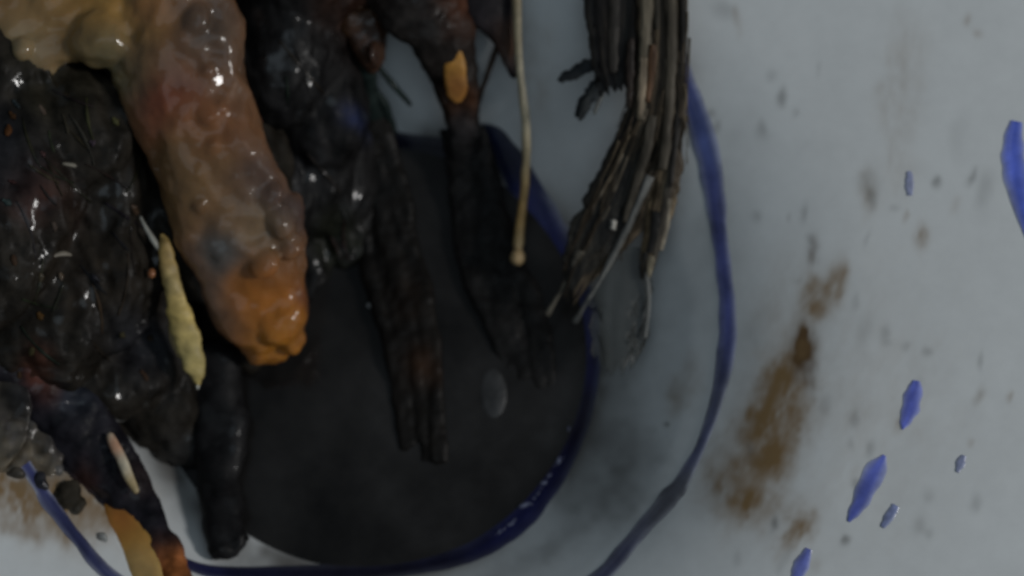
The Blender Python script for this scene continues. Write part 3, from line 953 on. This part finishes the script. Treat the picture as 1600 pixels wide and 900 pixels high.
sweep(bm, ends([(220, 340, 2.7, 4, .03), (228, 356, 2.66, 6, .04), (240, 376, 2.6, 9, .05), (250, 392, 2.52, 5, .04)]), 20, 8, .006, 6, seed=62)
emit('hair', bm, M['pale'], sp, (.32, .31, .27))

bm = bmesh.new()
sweep(bm, ends([B(172, 680, 10, .08, .92), B(180, 698, 15, .1, .92), B(192, 722, 16, .11, .90), B(202, 746, 15, .12, .84), B(213, 768, 8, .07, .78)]), 34, 12, .012, 4, seed=63)
o = emit('pale_sliver', bm, M['pale'], tint=zones((.60, .52, .38), [(178, 695, 1.9, 20, (.50, .24, .14), .85), (208, 760, 1.8, 20, (.36, .25, .09), .8)]))
props(o, 'small curved pink and cream sliver on the dark rib at lower left', 'sliver')

# ------------------------------------------------------------------ lower left: rib, peel, jelly
bm = bmesh.new()
sweep(bm, ends([B(-10, 530, 110, .5, .35), B(50, 595, 112, .55, .35), B(105, 655, 118, .55, .32), B(160, 720, 104, .5, .3), B(205, 775, 80, .45, .28), B(240, 830, 62, .4, .25), B(268, 890, 54, .4, .22), B(296, 960, 46, .35, .2)]), 70, 18, .06, 2.0, seed=64)
g = fuse(bm, .045, 3, .05, 2.2, .02, 6, seed=8)
o = emit('dark_rib', g, M['char_brown'], tint=zones((.013, .012, .016), [(70, 590, 2.3, 30, (.10, .032, .02), .85), (130, 745, 1.8, 24, (.05, .022, .016), .6), (215, 745, 1.6, 30, (.025, .014, .011), .5), (270, 885, 1.8, 36, (.30, .10, .030), .95), (120, 620, 2.1, 30, (.022, .027, .038), .7)], 4, .4))
props(o, 'dark rib slanting to the bottom edge with a rusty orange end', 'rib')
bm = bmesh.new()
sweep(bm, ends([B(168, 764, 22, .12, .08), B(186, 802, 48, .16, .1), B(208, 848, 56, .16, .1), B(228, 900, 52, .16, .1), B(248, 950, 46, .15, .1)]), 40, 14, .03, 2.6, seed=65)
o = emit('orange_peel', bm, M['meat'], tint=zones((.46, .23, .045), [(182, 800, 1.6, 40, (.36, .13, .022), .9), (228, 895, 1.8, 40, (.50, .34, .14), .75)], 4, .25))
props(o, 'soft pale orange peel strip beside the rusty end of the dark rib', 'peel')

bm = bmesh.new()
for a in [(-40, 650, '.02', 90, 100, .14), (15, 640, '.02', 50, 60, .13), (45, 680, '.0', 42, 52, .10), (75, 712, '.0', 26, 34, .08), (10, 705, '.0', 46, 34, .07), (40, 608, '.1', 40, 34, .14)]:
    ball(bm, *a)
g = fuse(bm, .035, 9, .06, 2.2, .015, 6, seed=9)
o = emit('jelly_clot', g, M['goo'], tint=zones((.26, .215, .155), [(40, 620, 2.3, 50, (.04, .04, .044), .95), (95, 690, 2, 36, (.06, .055, .06), .9), (40, 680, 2.1, 14, (.10, .09, .08), .8), (0, 690, 2.1, 14, (.14, .12, .10), .7)], 6, .9))
props(o, 'grey translucent-looking jelly clot on the lower left wall of the bowl', 'jelly')
for px, py, rx, ry, c, lab in [(62, 752, 11, 16, (.05, .05, .06), 'small dark clot sitting on the left end of the outer blue ring'),
                               (24, 738, 13, 9, (.16, .14, .11), 'small tan clot on the stained glaze below the grey jelly'),
                               (88, 726, 9, 17, (.20, .19, .18), 'small pale grey clot between the jelly and the dark brown flake'),
                               (160, 838, 7, 8, (.42, .43, .42), 'tiny whitish clot on the glaze left of the orange peel')]:
    bm = bmesh.new()
    ball(bm, px, py, '.02', rx, ry, .07)
    ball(bm, px + rx * .6, py + ry * .5, '.01', rx * .6, ry * .6, .05)
    g = fuse(bm, .022, 2, .03, 4, .01, 9, seed=px)
    props(emit('clot', g, M['goo'], tint=zones(c, [], 8, .7)), lab, 'clot', 'small clots on the lower left glaze')
bm = bmesh.new()
ball(bm, 106, 772, '.06', 19, 26, .10, 30)
ball(bm, 122, 792, '.05', 10, 16, .08, 30)
g = fuse(bm, .03, 3, .04, 3, .01, 8, seed=10)
o = emit('herb_flake', g, M['char_brown'], tint=(.034, .028, .02))
props(o, 'small dark brown flake on the white glaze left of the orange peel', 'flake')
for pts, c, lab in [([(100, 256, '', 5, .04), (122, 260, '', 8, .05), (148, 272, '', 5, .04)], (.20, .18, .14), 'short pale hair lying across the top of the charred lump'),
                    ([(84, 400, '', 5, .04), (98, 396, '', 9, .05), (110, 398, '', 5, .04)], (.22, .19, .15), 'short pale hair lying lower on the charred lump, under the reddish spot')]:
    bm = bmesh.new()
    sweep(bm, ends([(p[0], p[1], zb(p[0], p[1]) + 1.62, p[3], p[4]) for p in pts]), 16, 8)
    props(emit('pale_hair', bm, M['pale'], tint=c), lab, 'hair')

bm = bmesh.new()
ball(bm, 237, 427, 2.55, 6, 8, .06)
props(emit('amber_drop', bm, M['meat'], tint=(.30, .12, .05)), 'tiny amber drop on the black lump just left of the cream husk', 'drop')

# dull grey oval at the surface of the broth
bm = bmesh.new()
ball(bm, 771, 615, ZB - .02, 22, 42, .06, -3)
g = fuse(bm, .025, 3, .01, 3, .004, 8, seed=11)
o = emit('grey_oval', g, M['pale'], tint=zones((.036, .036, .036), [(771, 620, .3, 17, (.022, .022, .022), .9)]))
props(o, 'dull grey oval shape alone in the dark broth', 'seed')
for px, py, d in [(580, 477, 11)]:
    bm = bmesh.new()
    ball(bm, px, py, ZB + .03, d / 2 * 1.3, d / 2 * .8, .05)
    o = emit('pale_crumb', bm, M['pale'], tint=(.5, .52, .52))
    props(o, 'tiny whitish crumb floating near the middle of the broth', 'crumb')
